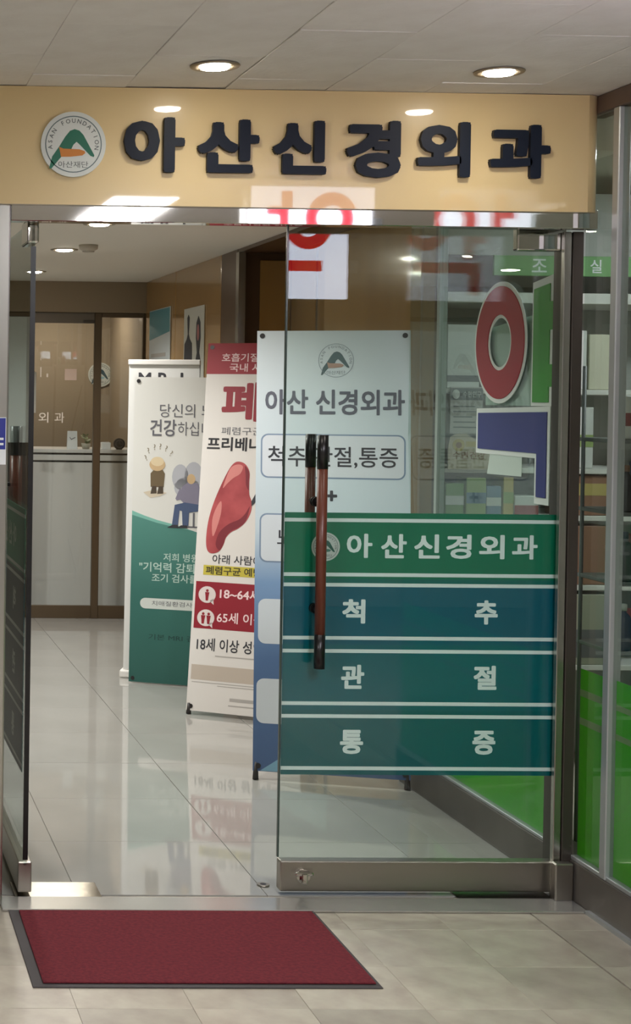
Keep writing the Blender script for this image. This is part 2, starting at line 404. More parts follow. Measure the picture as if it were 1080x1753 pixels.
g = G(); g.cyl((1.388, .262, -.001), (1.388, .262, .006), .02, n=20); g.cyl((1.388, .262, .006), (1.388, .262, .0065), .01, n=16, mi=1); g.build('floor_socket', [RAIL, BLACKP], th)

# ---------------------------------------------------------------- setting: the two glass leaves
LINES = [1.203, 1.028, .995, .824, .782, .613, .572, .404]
def leaf(name, label, s, hinge, rotz, Wd, pane_m, heel):
    """closed leaf runs from the hinge along s*x; front face is -y"""
    R = struct(link(name, None, None, hinge, (0, 0, rotz)), label, 'door')
    def bx(a, b): return (min(s * a, s * b), max(s * a, s * b))
    X0, X1 = bx(heel, Wd)
    g = G(); g.box(X0, X1, -.006, .006, .1, 2.142, bev=.001, seg=1); pane = g.build('pane', pane_m, R)
    e0, e1 = bx(Wd + .001, Wd + .006)
    g = G(); g.box(e0, e1, -.006, .006, .12, 2.142); g.build('glass_edge', GEDGE, R)
    e0, e1 = bx(heel - .007, heel - .001)
    g = G(); g.box(e0, e1, -.008, .008, .12, 2.06); g.build('edge_seal', BLACKP, R)
    g = G(); g.box(X0, X1, -.022, .022, .014, .112, bev=.004); g.build('bottom_rail', RAIL, R)
    a, b = bx(heel, heel + .16)
    g = G(); g.box(a, b, -.018, .018, 2.072, 2.148, bev=.006); g.build('top_patch', STEEL, R)
    if s < 0:                                                  # thumb-turn lock of the closed leaf
        xk = s * (Wd - .072)
        g = G(); g.cyl((xk, -.022, .066), (xk, -.034, .066), .022, n=24); g.box(xk - .03, xk + .03, -.046, -.034, .069, .082, bev=.005); g.box(xk - .009, xk + .009, -.05, -.03, .045, .078, bev=.003); g.build('lock_knob', STEEL, R)
    # pull handles on both faces
    xh = s * (Wd - .102)
    for side in (-1, 1):
        yy = side * .062
        h = G(); h.cyl((xh, yy, .846), (xh, yy, 1.37), .0165, n=20); hb = h.build('handle', WOOD, R)
        for (z0, z1) in ((.737, .846), (1.37, 1.477)):
            q = G(); q.cyl((xh, yy, z0), (xh, yy, z1), .0172, n=20); q.build('handle_cap', BLACKP, hb)
        for zz in (.92, 1.262):
            q = G(); q.cyl((xh, side * .007, zz), (xh, yy - side * .012, zz), .008, n=12); q.cyl((xh, side * .0065, zz), (xh, side * .012, zz), .016, n=16); q.build('standoff', BLACKP, hb)
    # printed film: green head band, three teal bands, white rules; the back of the film is grey
    d0, d1 = bx(.003 if s < 0 else -.01, Wd - .004)
    bands = [(1.015, 1.227, GREEN1, BACKG), (.995, 1.015, GREEN2, BACKD), (.803, .995, TEAL1, BACKD), (.592, .803, TEAL2, BACKD), (.383, .592, TEAL3, BACKD)]
    for (z0, z1, fm, bm_) in bands:
        q = G(); q.box(d0, d1, .0068, .0076, z0, z1); q.bm.normal_update()
        for f in q.bm.faces: f.material_index = 1 if f.normal.y > .5 else 0
        q.keep = True; q.build('film_band', [fm, bm_], pane)
    for z in LINES:
        q = G(); q.box(d0, d1, .0062, .0067, z - .0058, z + .0058); q.build('film_rule', DWHITE, pane)
        q = G(); q.box(d0, d1, .0077, .0080, z - .0058, z + .0058); q.build('film_rule', DGREY, pane)
    L0 = -Wd if s < 0 else 0                                   # left end of the film as read from the corridor
    if s > 0: L0 = 0.0
    def T(txt, u, z0, z1, w, bold=.028):
        u = L0 + u
        q = G(); q.text(txt, u, z0, z1 - z0, .0065, w=w, bold=bold); q.build('lettering', DWHITE, pane)
        q = G(); q.text(txt, u, z0, z1 - z0, .0081, w=w, bold=bold); q.build('lettering', DGREY, pane)
    for k, ch in enumerate('아산신경외과'): T(ch, .206 + k * .1073 + (.004 if k in (1, 2) else 0), 1.082, 1.16, .083)
    for (a, b, z) in (('척', '추', .871), ('관', '절', .66), ('통', '증', .45)):
        T(a, .195, z, z + .078, .075, .036); T(b, .625, z, z + .078, .075, .036)
    emblem(pane, L0 + .138, 1.117, .046, .0068, .0003, green=mat('film_emblem_dark', (40, 96, 84), .5), orange=mat('film_emblem_mid', (70, 120, 104), .5), name='emblem')
    return R
leaf('door_1', 'left glass leaf swung open into the lobby, seen edge on', 1, (.592, .205, 0), math.radians(90.6), .86, GLASSD, -.065)
leaf('door_2', 'closed right glass leaf with green and teal lettered bands', -1, (2.304, .186, 0), math.radians(.15), .89, GLASS, .0)

# ---------------------------------------------------------------- setting: pharmacy glazing and plinth
g = G(); g.box(2.336, 2.46, -1.3, .134, 0, .132, bev=.004); g.box(2.336, 2.452, .134, 1.65, 0, .13, bev=.004)
bb = struct(g.build('baseboard_right', mat('plinth_steel', (120, 114, 108), .4, .6, noise=((104, 98, 92), 4, 3))), 'grey steel plinth below the pharmacy glazing', 'plinth')
g = G(); g.box(2.322, 2.336, -1.3, -.002, 0, .012); g.build('floor_bead', ALU, bb)
wn = struct(link('window_1', None), 'pharmacy glazing with green lower film along the right side', 'window')
g = G(); g.box(2.352, 2.362, .271, 1.652, .133, HL); g.build('pane', GLASSP, wn)
g = G(); g.box(2.348, 2.358, -.055, .134, .133, 2.488); g.build('pane', GLASSP, wn)
g = G(); g.box(2.348, 2.358, -1.3, -.095, .133, 2.488); g.build('pane', GLASSP, wn)
g = G(); g.box(2.334, 2.372, -.094, -.056, .133, 2.488, bev=.003, seg=1); g.build('mullion', ALU, wn)
g = G(); g.box(2.335, 2.40, -1.3, .134, 2.489, HC - .001, bev=.002, seg=1); g.build('head_board', mat('head_brown', (96, 78, 68), .5), wn)
g = G(); g.box(2.338, 2.372, -1.3, .134, .132, .146, bev=.002, seg=1); g.box(2.342, 2.372, .271, 1.65, .13, .142, bev=.002, seg=1); g.build('sill_bead', ALU, wn)
g = G(); g.box(2.3595, 2.361, -.055, .134, .146, .742); g.build('green_film', GREENF, wn)
g = G(); g.box(2.3595, 2.361, -1.3, -.095, .146, .745); g.build('green_film', GREENF, wn)
g = G(); g.box(2.3625, 2.364, .271, 1.34, .142, .745); g.build('green_film', GREENF, wn)
STRIPE = mat('film_stripe', (150, 176, 118), .5)
for z in (.655, .565):
    g = G(); g.box(2.3588, 2.3594, -.055, .134, z, z + .022); g.box(2.3588, 2.3594, -1.3, -.095, z, z + .018); g.build('film_stripe', STRIPE, wn)
g = G(); g.box(2.345, 2.375, 1.32, 1.345, .13, HL); g.build('mullion', mat('mullion_pale', (150, 160, 152), .5), wn)
g = G(); g.box(2.34, 2.42, .271, 1.65, HL + .001, HC - .002); g.build('head_board', _m['head_brown'], wn)

# ---------------------------------------------------------------- setting: glazed reception screen
pw_ = struct(link('window_2', None), 'bronze framed glass screen in front of the reception desk', 'window')
FR = mat('frame_bronze', (96, 82, 64), .35, .5)
for (a, b) in ((1.30, 1.345), (1.783, 1.834), (2.128, 2.198)):
    g = G(); g.box(a, b, 6.235, 6.275, 0, 2.181, bev=.003, seg=1); g.build('mullion', FR, pw_)
for (a, b) in ((-1.7, 1.30), (1.345, 1.783), (1.834, 2.128)):
    g = G(); g.box(a, b, 6.24, 6.27, 0, .092, bev=.002, seg=1); g.build('bottom_rail', FR, pw_)
    top = 2.106 if a == 1.345 else 2.15
    g = G(); g.box(a, b, 6.24, 6.27, top, 2.181, bev=.002, seg=1); g.build('top_rail', FR if a != 1.345 else mat('rail_grey', (112, 104, 94), .4, .4), pw_)
    if a < 0: g = G(); g.box(a, b, 6.245, 6.265, .093, 1.25); g.build('added_lower_panel', mat('panel_dark', (58, 52, 46), .5), pw_)  # unseen panel added so the open leaf mirrors a dark lower half
    g = G(); g.box(a, b, 6.25, 6.258, .093 if a > 0 else 1.252, top - .001)
    if a < 0: g.build('added_upper_panel', mat('panel_pale', (196, 202, 198), .5), pw_); continue  # unseen pale panel added for the leaf's upper half to mirror
    pn = g.build('pane', GLASSC, pw_)
    if a == 1.345:
        for k, ch in enumerate('외과'):
            q = G(); q.text(ch, 1.392 + k * .115, 1.395, .075, 6.2485, w=.07); q.build('lettering', mat('frosted_white', (205, 196, 184), .5), pn)
        q = G(); q.box(1.40, 1.408, 6.247, 6.249, 1.72, 1.79); q.box(1.445, 1.456, 6.247, 6.249, 1.72, 1.745); q.box(1.40, 1.406, 6.247, 6.249, 1.84, 1.86); q.box(1.40, 1.405, 6.247, 6.249, 1.95, 1.975); q.build('frosted_mark', _m['frosted_white'], pn)
        q = G(); q.box(1.575, 1.66, 6.247, 6.249, 1.70, 1.78); q.build('paper_label', mat('label_pink', (190, 166, 150), .6), pn)
g = G(); g.box(1.70, 1.78, 6.22, 6.24, 2.105, 2.128, bev=.004); g.build('door_closer', DARKMET, pw_)

# ---------------------------------------------------------------- fascia sign
FS = thing('fascia_sign', 'tan gloss shop fascia with navy raised Korean letters and round emblem', 'sign', (0, 0, 0))
g = G(); out = [(-.6, .31), (-.6, .03)] + [(XW - .043 + .04 * math.sin(PI / 2 * k / 8), .07 - .04 * math.cos(PI / 2 * k / 8)) for k in range(9)] + [(XW - .003, .31)]
lo = [g.bm.verts.new((x, y, 2.180)) for x, y in out]; hi = [g.bm.verts.new((x, y, HC - .002)) for x, y in out]
g.bm.faces.new(lo[::-1]); g.bm.faces.new(hi)
for k in range(len(out)):
    f = g.bm.faces.new((lo[k], lo[(k + 1) % len(out)], hi[(k + 1) % len(out)], hi[k])); f.smooth = 2 <= k <= 9
g.build('fascia_board', FASCIA, FS)
LET = [(.852, 1.04, 2.281, 2.45), (1.079, 1.27, 2.283, 2.447), (1.312, 1.478, 2.282, 2.447), (1.539, 1.709, 2.275, 2.45), (1.76, 1.925, 2.28, 2.45), (1.986, 2.175, 2.28, 2.445)]
for ch, (a, b, z0, z1) in zip('아산신경외과', LET):
    g = G(); g.text(ch, a, z0, z1 - z0, .0295, w=b - a, bold=.042, ext=.018); g.build('letter', NAVY, FS)
emblem(FS, .697, 2.3635, .100, .0297, .012)

# ---------------------------------------------------------------- lamps
def downlight(label, x, y, z, power, ang, group, r=.05):
    t = thing('downlight', label, 'light', (x, y, z), group=group)
    g = G(); g.lathe([(r * .86, .002), (r * .86, -.004), (r * 1.38, -.004), (r * 1.42, -.001), (r * 1.42, .0)], n=32); g.build('bezel', mat('lamp_bezel', (150, 138, 120), .35, .6), t)
    g = G(); g.lathe([(.001, -.012), (r * .5, -.011), (r * .8, -.008), (r * .85, -.0045), (r * .85, -.002), (.001, -.002)], n=28); g.build('bulb', LAMP, t)
    l = bpy.data.lights.new('lamp', 'SPOT'); l.energy = power; l.spot_size = math.radians(ang); l.spot_blend = .7; l.shadow_soft_size = r * .8; l.color = (1, .98, .95)
    lo = link('lamp', l, t, (0, 0, -.02))
    return t
downlight('recessed downlight above the first letters of the fascia', 1.055, -.295, HC - .0005, SPOT_OUT, 150, 'corridor downlights')
downlight('recessed downlight above the last letters of the fascia', 1.885, -.28, HC - .0005, SPOT_OUT, 150, 'corridor downlights')
downlight('lobby downlight nearest the entrance, half hidden by header', 1.193, 2.52, HL, SPOT_LOBBY, 140, 'lobby downlights', .054)
downlight('brightest lobby downlight in the middle of the row', 1.214, 3.82, HL, SPOT_LOBBY, 140, 'lobby downlights', .054)
downlight('farthest lobby downlight nearest the reception screen', 1.24, 5.36, HL, SPOT_LOBBY, 140, 'lobby downlights', .054)
downlight('lobby downlight hidden above the doors behind the header', 1.19, 1.15, HL, SPOT_LOBBY, 140, 'lobby downlights', .054)
for k, y in enumerate((1.5, 3.1, 4.7)):  # unseen row added to raise the lobby light
    downlight('lobby downlight of the added unseen row along the left wall, %s' % ('nearest the doors', 'middle one', 'nearest the screen')[k], .62, y, HL, SPOT_LOBBY, 150, 'lobby downlights', .054)
def led(label, x0, x1, y0, y1, z, p=LED, ang=None):
    t = thing('ceiling_light', label, 'light', ((x0 + x1) / 2, (y0 + y1) / 2, z)); w, d = (x1 - x0) / 2, (y1 - y0) / 2
    g = G(); g.box(-w - .02, w + .02, -d - .02, d + .02, -.012, 0, bev=.002, seg=1); g.build('frame', WHITEPL, t)
    g = G(); g.box(-w, w, -d, d, -.014, -.0121); g.build('diffuser', p, t)
led('long white panel light on corridor ceiling before the entrance', 1.265, 1.575, -3.7, -2.5, HC)
led('added unseen white panel light on corridor ceiling beside the left wall', -1.75, -1.44, -3.7, -2.5, HC)  # further panel out of view, added to light the corridor
led('added unseen white panel light over the reception desk', 1.2, 2.0, 7.2, 7.5, HC - .15, mat('led_added_warm', (255, 240, 220), .4, emit=9))  # hidden panel added to brighten desk and tan wall
led('added unseen white panel light on the pharmacy ceiling', 3.0, 4.2, .6, .9, HC - .001, mat('led_added_shop', (245, 250, 255), .4, emit=13))  # out-of-view panel added to light the shelves behind the glazing

# lit square pharmacy sign that the header and the closed leaf mirror
t = thing('box_sign', 'lit white square box sign with red letters, mirrored in the door glass', 'sign', (2.0, -1.872, 2.268))
g = G(); g.box(-.272, .272, -.07, .07, -.236, .236, bev=.02); g.build('case', WHITEPL, t)
SIGNW = mat('sign_lit_white', (232, 236, 255), .4, emit=BOX_POWER); SIGNR = mat('sign_lit_red', (200, 22, 36), .4, emit=BOX_POWER * .75)
for s in (1, -1):
    g = G(); g.box(-.266, .266, .0702, .0722, -.23, .23); f = g.build('lit_face', SIGNW, t, rot=(0, 0, 0 if s > 0 else PI))
    g = G(); y0, y1 = .0722, .0732
    g.ring(.085, .10, .108, .052, y0, y1, 0)                                          # ieung
    g.box(-.135, -.088, y0, y1, -.045, .21); g.box(-.19, -.135, y0, y1, .11, .145); g.box(-.19, -.135, y0, y1, .03, .065)   # ya
    g.box(-.165, .15, y0, y1, -.106, -.058); g.box(-.165, -.115, y0, y1, -.205, -.106)   # giyeok
    g.build('lettering', SIGNR, f)
for z in (.05, -.11):
    g = G(); g.box(.272, .333, -.02, .02, z, z + .06, bev=.002, seg=1); g.build('bracket', ALU, t)

# smoke detector on lobby ceiling
t = thing('smoke_detector', 'small white smoke detector on the lobby ceiling', 'detector', (1.305, 3.55, HL))
g = G(); g.lathe([(.001, -.04), (.03, -.04), (.036, -.03), (.05, -.022), (.052, 0), (.001, 0)], n=24); g.build('housing', mat('detector_white', (190, 182, 168), .5), t)
g = G(); g.ring(0, 0, .033, .026, 0, .003, 0, 20); o = g.build('vent_ring', DARKMET, t, (0, 0, -.037), (PI / 2, 0, 0))

# ---------------------------------------------------------------- door mat
t = thing('door_mat', 'dark red ribbed door mat with black rubber border before the threshold', 'mat', (0, 0, 0))
g = G(); x0, x1, y0, y1 = .527, 1.476, -.612, -.004
g.box(x0, x1, y0, y1, .0005, .004, bev=.0015, seg=1); g.build('rubber_border', MATEDGE, t)
g = G(); g.box(x0 + .03, x1 - .012, y0 + .022, y1 - .006, .0041, .010, bev=.003, seg=2); g.build('pile', MATRED, t)

# ---------------------------------------------------------------- banners
GROM = mat('grommet', (58, 56, 56), .4, .6); POLE = mat('pole_grey', (92, 90, 88), .4, .5); FOOT = mat('foot_black', (46, 42, 40), .5)
GREY = mat('print_grey', (96, 96, 102), .6); DGR = mat('print_dark', (48, 48, 54), .6); LGR = mat('print_pale', (170, 166, 160), .6)
class Banner:
    """sheet on an X-stand; origin on the floor below the sheet's left edge, x along the sheet, z up the leaning sheet"""
    def __init__(s, name, label, foot, ang, lean, roll, Wd, z0, z1, sheet_m, group):
        s.root = thing(name, label, 'banner', (foot[0], foot[1], 0), (0, 0, ang), group)
        s.lean, s.W = lean, Wd
        g = G(); g.box(0, Wd, 0, .0012, z0, z1)
        s.sheet = g.build('sheet', sheet_m, s.root, rot=(-lean, -roll, 0)); s.z0, s.z1 = z0, z1
        s.n = 0
    def stand(s, feet=True, rear=True):
        W_, z0, z1, L = s.W, s.z0, s.z1, s.lean
        def q(u, v, d=.02): return Vector((u, v * math.sin(L) + d, v * math.cos(L)))
        hub = q(W_ / 2, (z0 + z1) * .42, .05)
        for (u, v) in ((.02, z0 + .02), (W_ - .02, z0 + .02), (.02, z1 - .02), (W_ - .02, z1 - .02)):
            g = G(); g.tube([hub, q(u, v, .012)], .006, 8); g.build('pole', POLE, s.root)
        if rear: g = G(); g.tube([hub, Vector((W_ / 2, hub.y + .42, .012))], .007, 8); g.build('rear_leg', POLE, s.root)
        g = G(); g.cyl(hub + Vector((0, -.02, 0)), hub + Vector((0, .03, 0)), .03, n=16); g.build('hub', FOOT, s.root)
        if feet:
            for u in (.012, W_ - .012):
                p = q(u, z0, .008)
                g = G(); g.cyl((p.x, p.y - .004, .002), (p.x, p.y + .004, z0 + .035), .013, .009, n=10); g.build('foot', FOOT, s.root)
        for (u, v) in ((.022, z1 - .022), (W_ - .022, z1 - .022), (.022, z0 + .022), (W_ - .022, z0 + .022)):
            g = G(); g.ring(u, v, .011, .004, -.003, -.0002, 0, 16); g.poly(ell(u, v, .0045, .0045, 10), -.0025, -.0004); g.build('grommet', GROM, s.sheet)
    def p(s, name, m, f, k=1):
        g = G(); y = -.0006 * k; f(g, y); return g.build(name, m, s.sheet)
    def rect(s, u0, u1, v0, v1, m, k=1, name='print_block', r=0):
        return s.p(name, m, lambda g, y: g.poly(rrect(u0, u1, v0, v1, r) if r else [(u0, v0), (u1, v0), (u1, v1), (u0, v1)], y, y + .0005), k)
    def text(s, t, u, v, h, m, w=None, bold=0, k=2):
        for i in range(len(text_geo(t, bold))) if h > .06 else (None,):
            s.p('lettering', m, lambda g, y: g.text(t, u, v, h, y, w=w, bold=bold, only=i), k)

# far roll-up banner behind
b = Banner('roll_up_banner', 'white roll-up banner with dark letters, standing behind the teal patient banner', (1.598, 3.945), math.radians(-20.7), .03, 0, .395, .05, 1.775, mat('sheet_white_a', (216, 216, 212), .55), 'standing banners in the lobby')
g = G(); g.box(-.004, .399, -.012, .016, 1.77, 1.80, bev=.004); g.build('top_bar', WHITEPL, b.sheet)
g = G(); g.box(-.02, .41, -.01, .11, .0, .045, bev=.01); g.build('base', WHITEPL, b.root)
g = G(); g.tube([(.2, .05, .06), (.2, .10, 1.8)], .009, 8); g.build('support_pole', POLE, b.root)
for ch, u in (('M', .055), ('R', .165), ('I', .29)):
    b.text(ch, u, 1.652, .075, DGR, bold=.02)
# teal and white banner
b = Banner('x_banner', 'white and teal banner with a seated patient drawing', (1.604, 3.805), math.radians(-20.7), .035, 0, .52, .005, 1.70, mat('sheet_white_b', (214, 214, 208), .55), 'standing banners in the lobby')
b.stand(False, False)
TEALB = gradient('teal_print', [(0, (40, 90, 82)), (.5, (50, 106, 97)), (.92, (78, 134, 123))])
pts = [(0, .006), (.52, .006), (.52, .81), (.50, .812), (.42, .83), (.335, .856), (.24, .872), (.14, .892), (.07, .912), (0, .932)]
b.p('print_block', TEALB, lambda g, y: g.poly(pts, y, y + .0005))
b.p('print_block', mat('teal_light', (120, 178, 164), .55), lambda g, y: g.poly([(0, .932), (.07, .912), (.14, .892), (.24, .872), (.335, .856), (.24, .885), (.14, .908), (.07, .93), (0, .956)], y, y + .0005))
b.text('당신의 뇌는', .143, 1.478, .074, GREY, w=.36)
b.text('건강', .091, 1.372, .094, GREY, w=.145, bold=.018); b.text('하십니까?', .243, 1.378, .076, GREY, w=.27)
for (u, v, a) in ((.075, 1.235, .5), (.085, 1.275, .3), (.115, 1.295, .1), (.145, 1.30, 0), (.175, 1.29, -.2), (.20, 1.265, -.4)):
    b.p('question_mark', mat('print_tan', (128, 116, 92), .6), lambda g, y: g.text('?', u, v, .032, y, ang=a), 2)
TAN = mat('print_skin', (196, 168, 128), .6); OLIVE = mat('print_olive', (104, 88, 62), .6); OLIVD = mat('print_olive_dark', (70, 58, 44), .6)
SHT = mat('print_shadow', (202, 190, 168), .6); PUR = mat('print_violet', (128, 124, 142), .6); BLU = mat('print_blue', (70, 86, 118), .6); SLV = mat('print_silver', (176, 178, 184), .6)
def man1(g, y):
    g.poly([(.06, 1.06), (.12, 1.075), (.19, 1.06), (.15, 1.04), (.10, 1.03)], y, y + .0004, 0)
    g.poly([(.098, 1.165), (.125, 1.195), (.16, 1.195), (.178, 1.165), (.172, 1.09), (.10, 1.09)], y - .0004, y, 2)
    for x in (.108, .145): g.poly([(x, 1.095), (x + .024, 1.095), (x + .026, 1.055), (x - .008, 1.052)], y - .0007, y - .0003, 3)
    g.poly(ell(.135, 1.215, .044, .036, 20), y - .001, y - .0006, 1)
    g.poly(ell(.135, 1.232, .036, .026, 18), y - .0013, y - .001, 4)
b.p('printed_figure', [SHT, TAN, OLIVE, OLIVD, mat('print_cream', (214, 196, 160), .6)], man1, 2)
def man2(g, y):
    for (u, v, rx, rz) in ((.262, 1.15, .045, .07), (.335, 1.16, .05, .075), (.30, 1.09, .07, .06)): g.poly(ell(u, v, rx, rz, 18), y, y + .0004, 0)
    g.poly([(.255, 1.035), (.275, 1.10), (.31, 1.125), (.36, 1.115), (.38, 1.07), (.375, .995), (.30, .99)], y - .0004, y, 1)     # torso
    g.poly(ell(.322, 1.14, .023, .028, 16), y - .0006, y - .0002, 5)
    g.poly([(.262, 1.09), (.238, 1.03), (.245, 1.02), (.29, 1.03), (.285, 1.05)], y - .0008, y - .0004, 1)                        # arm
    g.poly([(.235, .995), (.29, 1.01), (.37, 1.0), (.375, .965), (.315, .955), (.262, .965), (.255, .885), (.222, .885)], y - .001, y - .0006, 2)
    g.poly([(.275, .97), (.315, .965), (.312, .882), (.28, .878)], y - .0012, y - .0008, 2)
    for x in (.195, .245): g.poly([(x, .868), (x + .062, .868), (x + .06, .884), (x + .028, .884)], y - .0014, y - .001, 3)
    g.poly([(.335, .955), (.345, .955), (.345, .875), (.335, .875)], y - .0008, y - .0004, 4); g.poly([(.30, .872), (.385, .872), (.385, .88), (.30, .88)], y - .0008, y - .0004, 4)
b.p('printed_figure', [SLV, PUR, BLU, DGR, GREY, TAN], man2, 2)
PTX = mat('print_mint', (178, 204, 194), .6)
b.text('저희 병원에서는', .179, .682, .045, PTX, w=.33, bold=.01); b.text('"기억력 감퇴, 치매"', .046, .618, .056, PTX, w=.47, bold=.014); b.text('조기 검사를 하고', .117, .566, .046, PTX, w=.36, bold=.01)
b.rect(.055, .50, .416, .474, mat('pill_pale', (204, 210, 204), .55), 2, 'print_pill', .028)
b.text('치매질환검사 (뇌', .12, .43, .031, GREY, w=.28, k=3); b.text('기본 MRI 검사', .105, .245, .032, mat('teal_ink', (20, 60, 56), .6), w=.30)

# red vaccine banner
b = Banner('x_banner', 'white banner with red header and a large printed lung', (1.737, 2.967), math.radians(-27.97), .175, 0, .56, .02, 1.90, mat('sheet_white_c', (216, 212, 206), .55), 'standing banners in the lobby')
b.stand(True)
RED = mat('print_red', (148, 16, 34), .5); RED2 = mat('print_red_deep', (138, 18, 36), .5)
b.rect(0, .56, 1.738, 1.90, RED, 1)
PINK = mat('print_rose', (232, 206, 206), .6)
b.text('호흡기질환 사망률', .075, 1.802, .045, PINK, w=.40, bold=.012); b.text('국내 사망원인', .118, 1.75, .044, PINK, w=.31, bold=.012)
b.text('폐렴', .088, 1.492, .205, RED2, w=.41, bold=.034)
b.text('폐렴구균 예방', .095, 1.422, .04, GREY, w=.33); b.text("프리베나'13", .025, 1.338, .072, mat('print_black', (26, 26, 30), .6), w=.37, bold=.026)
LUNG = mat('print_lung', (176, 74, 76), .5, noise=((140, 40, 48), 7, 3)); LUNGD = mat('print_lung_dark', (118, 28, 40), .5); LUNGL = mat('print_lung_light', (206, 128, 122), .5)
def lung(g, y):
    o = [(.185, 1.285), (.225, 1.275), (.25, 1.235), (.252, 1.18), (.256, 1.12), (.27, 1.08), (.268, 1.03), (.245, .98), (.21, .945), (.175, .925), (.15, .895), (.14, .86), (.12, .825), (.085, .812), (.06, .825), (.05, .87), (.052, .95), (.066, 1.03), (.09, 1.11), (.125, 1.20), (.155, 1.26)]
    o = smooth(o); g.poly(o, y, y + .0004, 0)
    g.poly(smooth([(.225, 1.265), (.247, 1.235), (.25, 1.18), (.252, 1.14), (.236, 1.17), (.232, 1.22)]), y - .0004, y, 1)
    g.poly(smooth([(.262, 1.06), (.245, .985), (.21, .95), (.175, .93), (.15, .90), (.138, .86), (.12, .83), (.10, .86), (.115, .92), (.16, .965), (.21, .99), (.24, 1.02)]), y - .0004, y, 1)
    g.poly(smooth([(.15, 1.245), (.185, 1.27), (.215, 1.262), (.205, 1.225), (.17, 1.20), (.14, 1.17), (.12, 1.15)]), y - .0004, y, 2)
    g.poly(smooth([(.075, .98), (.09, 1.04), (.115, 1.08), (.118, 1.02), (.1, .94), (.082, .90)]), y - .0004, y, 2)
    g.poly([(.285, 1.30), (.305, 1.30), (.305, 1.10), (.27, 1.06), (.268, 1.085), (.29, 1.13)], y - .0008, y - .0004, 3)
    o2 = [(.62 - q[0], q[1]) for q in o]; g.poly([(min(p[0], .559), p[1]) for p in o2], y, y + .0004, 0)
b.p('printed_lung', [LUNG, LUNGD, LUNGL, DGR], lung, 2)
b.text('아래 사람에 해당', .088, .762, .046, DGR, w=.36, bold=.01)
b.rect(.045, .46, .702, .752, mat('print_yellow', (190, 176, 62), .6), 1, 'print_highlight'); b.text('폐렴구균 예방접종', .058, .706, .042, mat('print_olive_ink', (58, 52, 22), .6), w=.37, bold=.02)
b.rect(.012, .545, .432, .668, RED2, 1)
b.text('18~64세', .136, .586, .055, PINK, w=.20, bold=.02); b.text('65세 이상', .128, .466, .055, PINK, w=.235, bold=.012)
WCI = mat('icon_white', (214, 204, 200), .6)
for k, v in enumerate((.603, .486)):
    def icon(g, y):
        g.poly(ell(.072, v, .044, .042, 24), y, y + .0004, 0); g.poly([(.085, v - .03), (.108, v - .05), (.105, v - .02)], y, y + .0004, 0)
        for x in ((.072,) if k == 0 else (.058, .086)):
            g.poly(ell(x, v + .02, .007, .007, 12), y - .0005, y - .0001, 1); g.poly([(x - .011, v + .012), (x + .011, v + .012), (x + .008, v - .008), (x + .006, v - .03), (x - .006, v - .03), (x - .008, v - .008)], y - .0005, y - .0001, 1)
    b.p('print_icon', [WCI, RED2], icon, 2)
b.text('18세 이상 성인에서', .034, .322, .064, DGR, w=.43, bold=.014)
b.rect(.13, .45, .296, .302, LGR, 1, 'print_line')
b.rect(.014, .545, .176, .25, mat('print_beige', (184, 172, 158), .6), 1); b.rect(.02, .47, .162, .166, LGR, 1, 'print_line'); b.rect(.15, .45, .15, .154, LGR, 1, 'print_line')
b.rect(.215, .44, .082, .098, LGR, 1, 'print_line'); b.rect(.21, .47, .058, .064, LGR, 1, 'print_line')

# pale blue clinic banner, in front
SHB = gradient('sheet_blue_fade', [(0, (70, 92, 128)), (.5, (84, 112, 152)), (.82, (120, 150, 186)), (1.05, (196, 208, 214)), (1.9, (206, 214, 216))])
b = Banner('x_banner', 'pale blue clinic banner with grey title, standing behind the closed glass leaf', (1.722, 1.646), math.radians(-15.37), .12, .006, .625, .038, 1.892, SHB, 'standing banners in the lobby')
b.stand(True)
PT = mat('title_grey', (92, 94, 104), .6); OUT = mat('outline_blue', (120, 138, 160), .6)
emblem(b.sheet, .325, 1.764, .083, -.0006, disc=False, green=mat('print_emblem_green', (84, 104, 106), .6), orange=mat('print_emblem_orange', (170, 140, 124), .6), txt=mat('print_emblem_text', (130, 138, 142), .6), line=mat('print_emblem_line', (140, 150, 156), .6))
b.text('아산 신경외과', .036, 1.532, .108, PT, w=.566, bold=.024)
PALE = mat('box_pale', (208, 212, 216), .55)
def boxr(u0, u1, v0, v1, outline):
    if outline: b.rect(u0, u1, v0, v1, OUT, 1, 'print_box', .03); b.rect(u0 + .006, u1 - .006, v0 + .006, v1 - .006, PALE, 2, 'print_box', .026)
    else: b.rect(u0, u1, v0, v1, PALE, 1, 'print_box', .03)
boxr(.02, .605, 1.262, 1.45, True); boxr(.018, .605, .905, 1.112, True); boxr(.016, .605, .565, .752, False); boxr(.012, .605, .235, .42, False)
b.text('척추 관절,통증', .05, 1.308, .09, DGR, w=.525, bold=.01, k=3)
b.text('+', .287, 1.168, .045, DGR, bold=.03); b.text('뇌', .09, .965, .085, DGR, k=3)
b.p('print_corner', mat('corner_pale', (120, 160, 180), .55), lambda g, y: g.poly([(.03, .04), (.30, .04), (.30, .20), (.16, .13)], y, y + .0005))

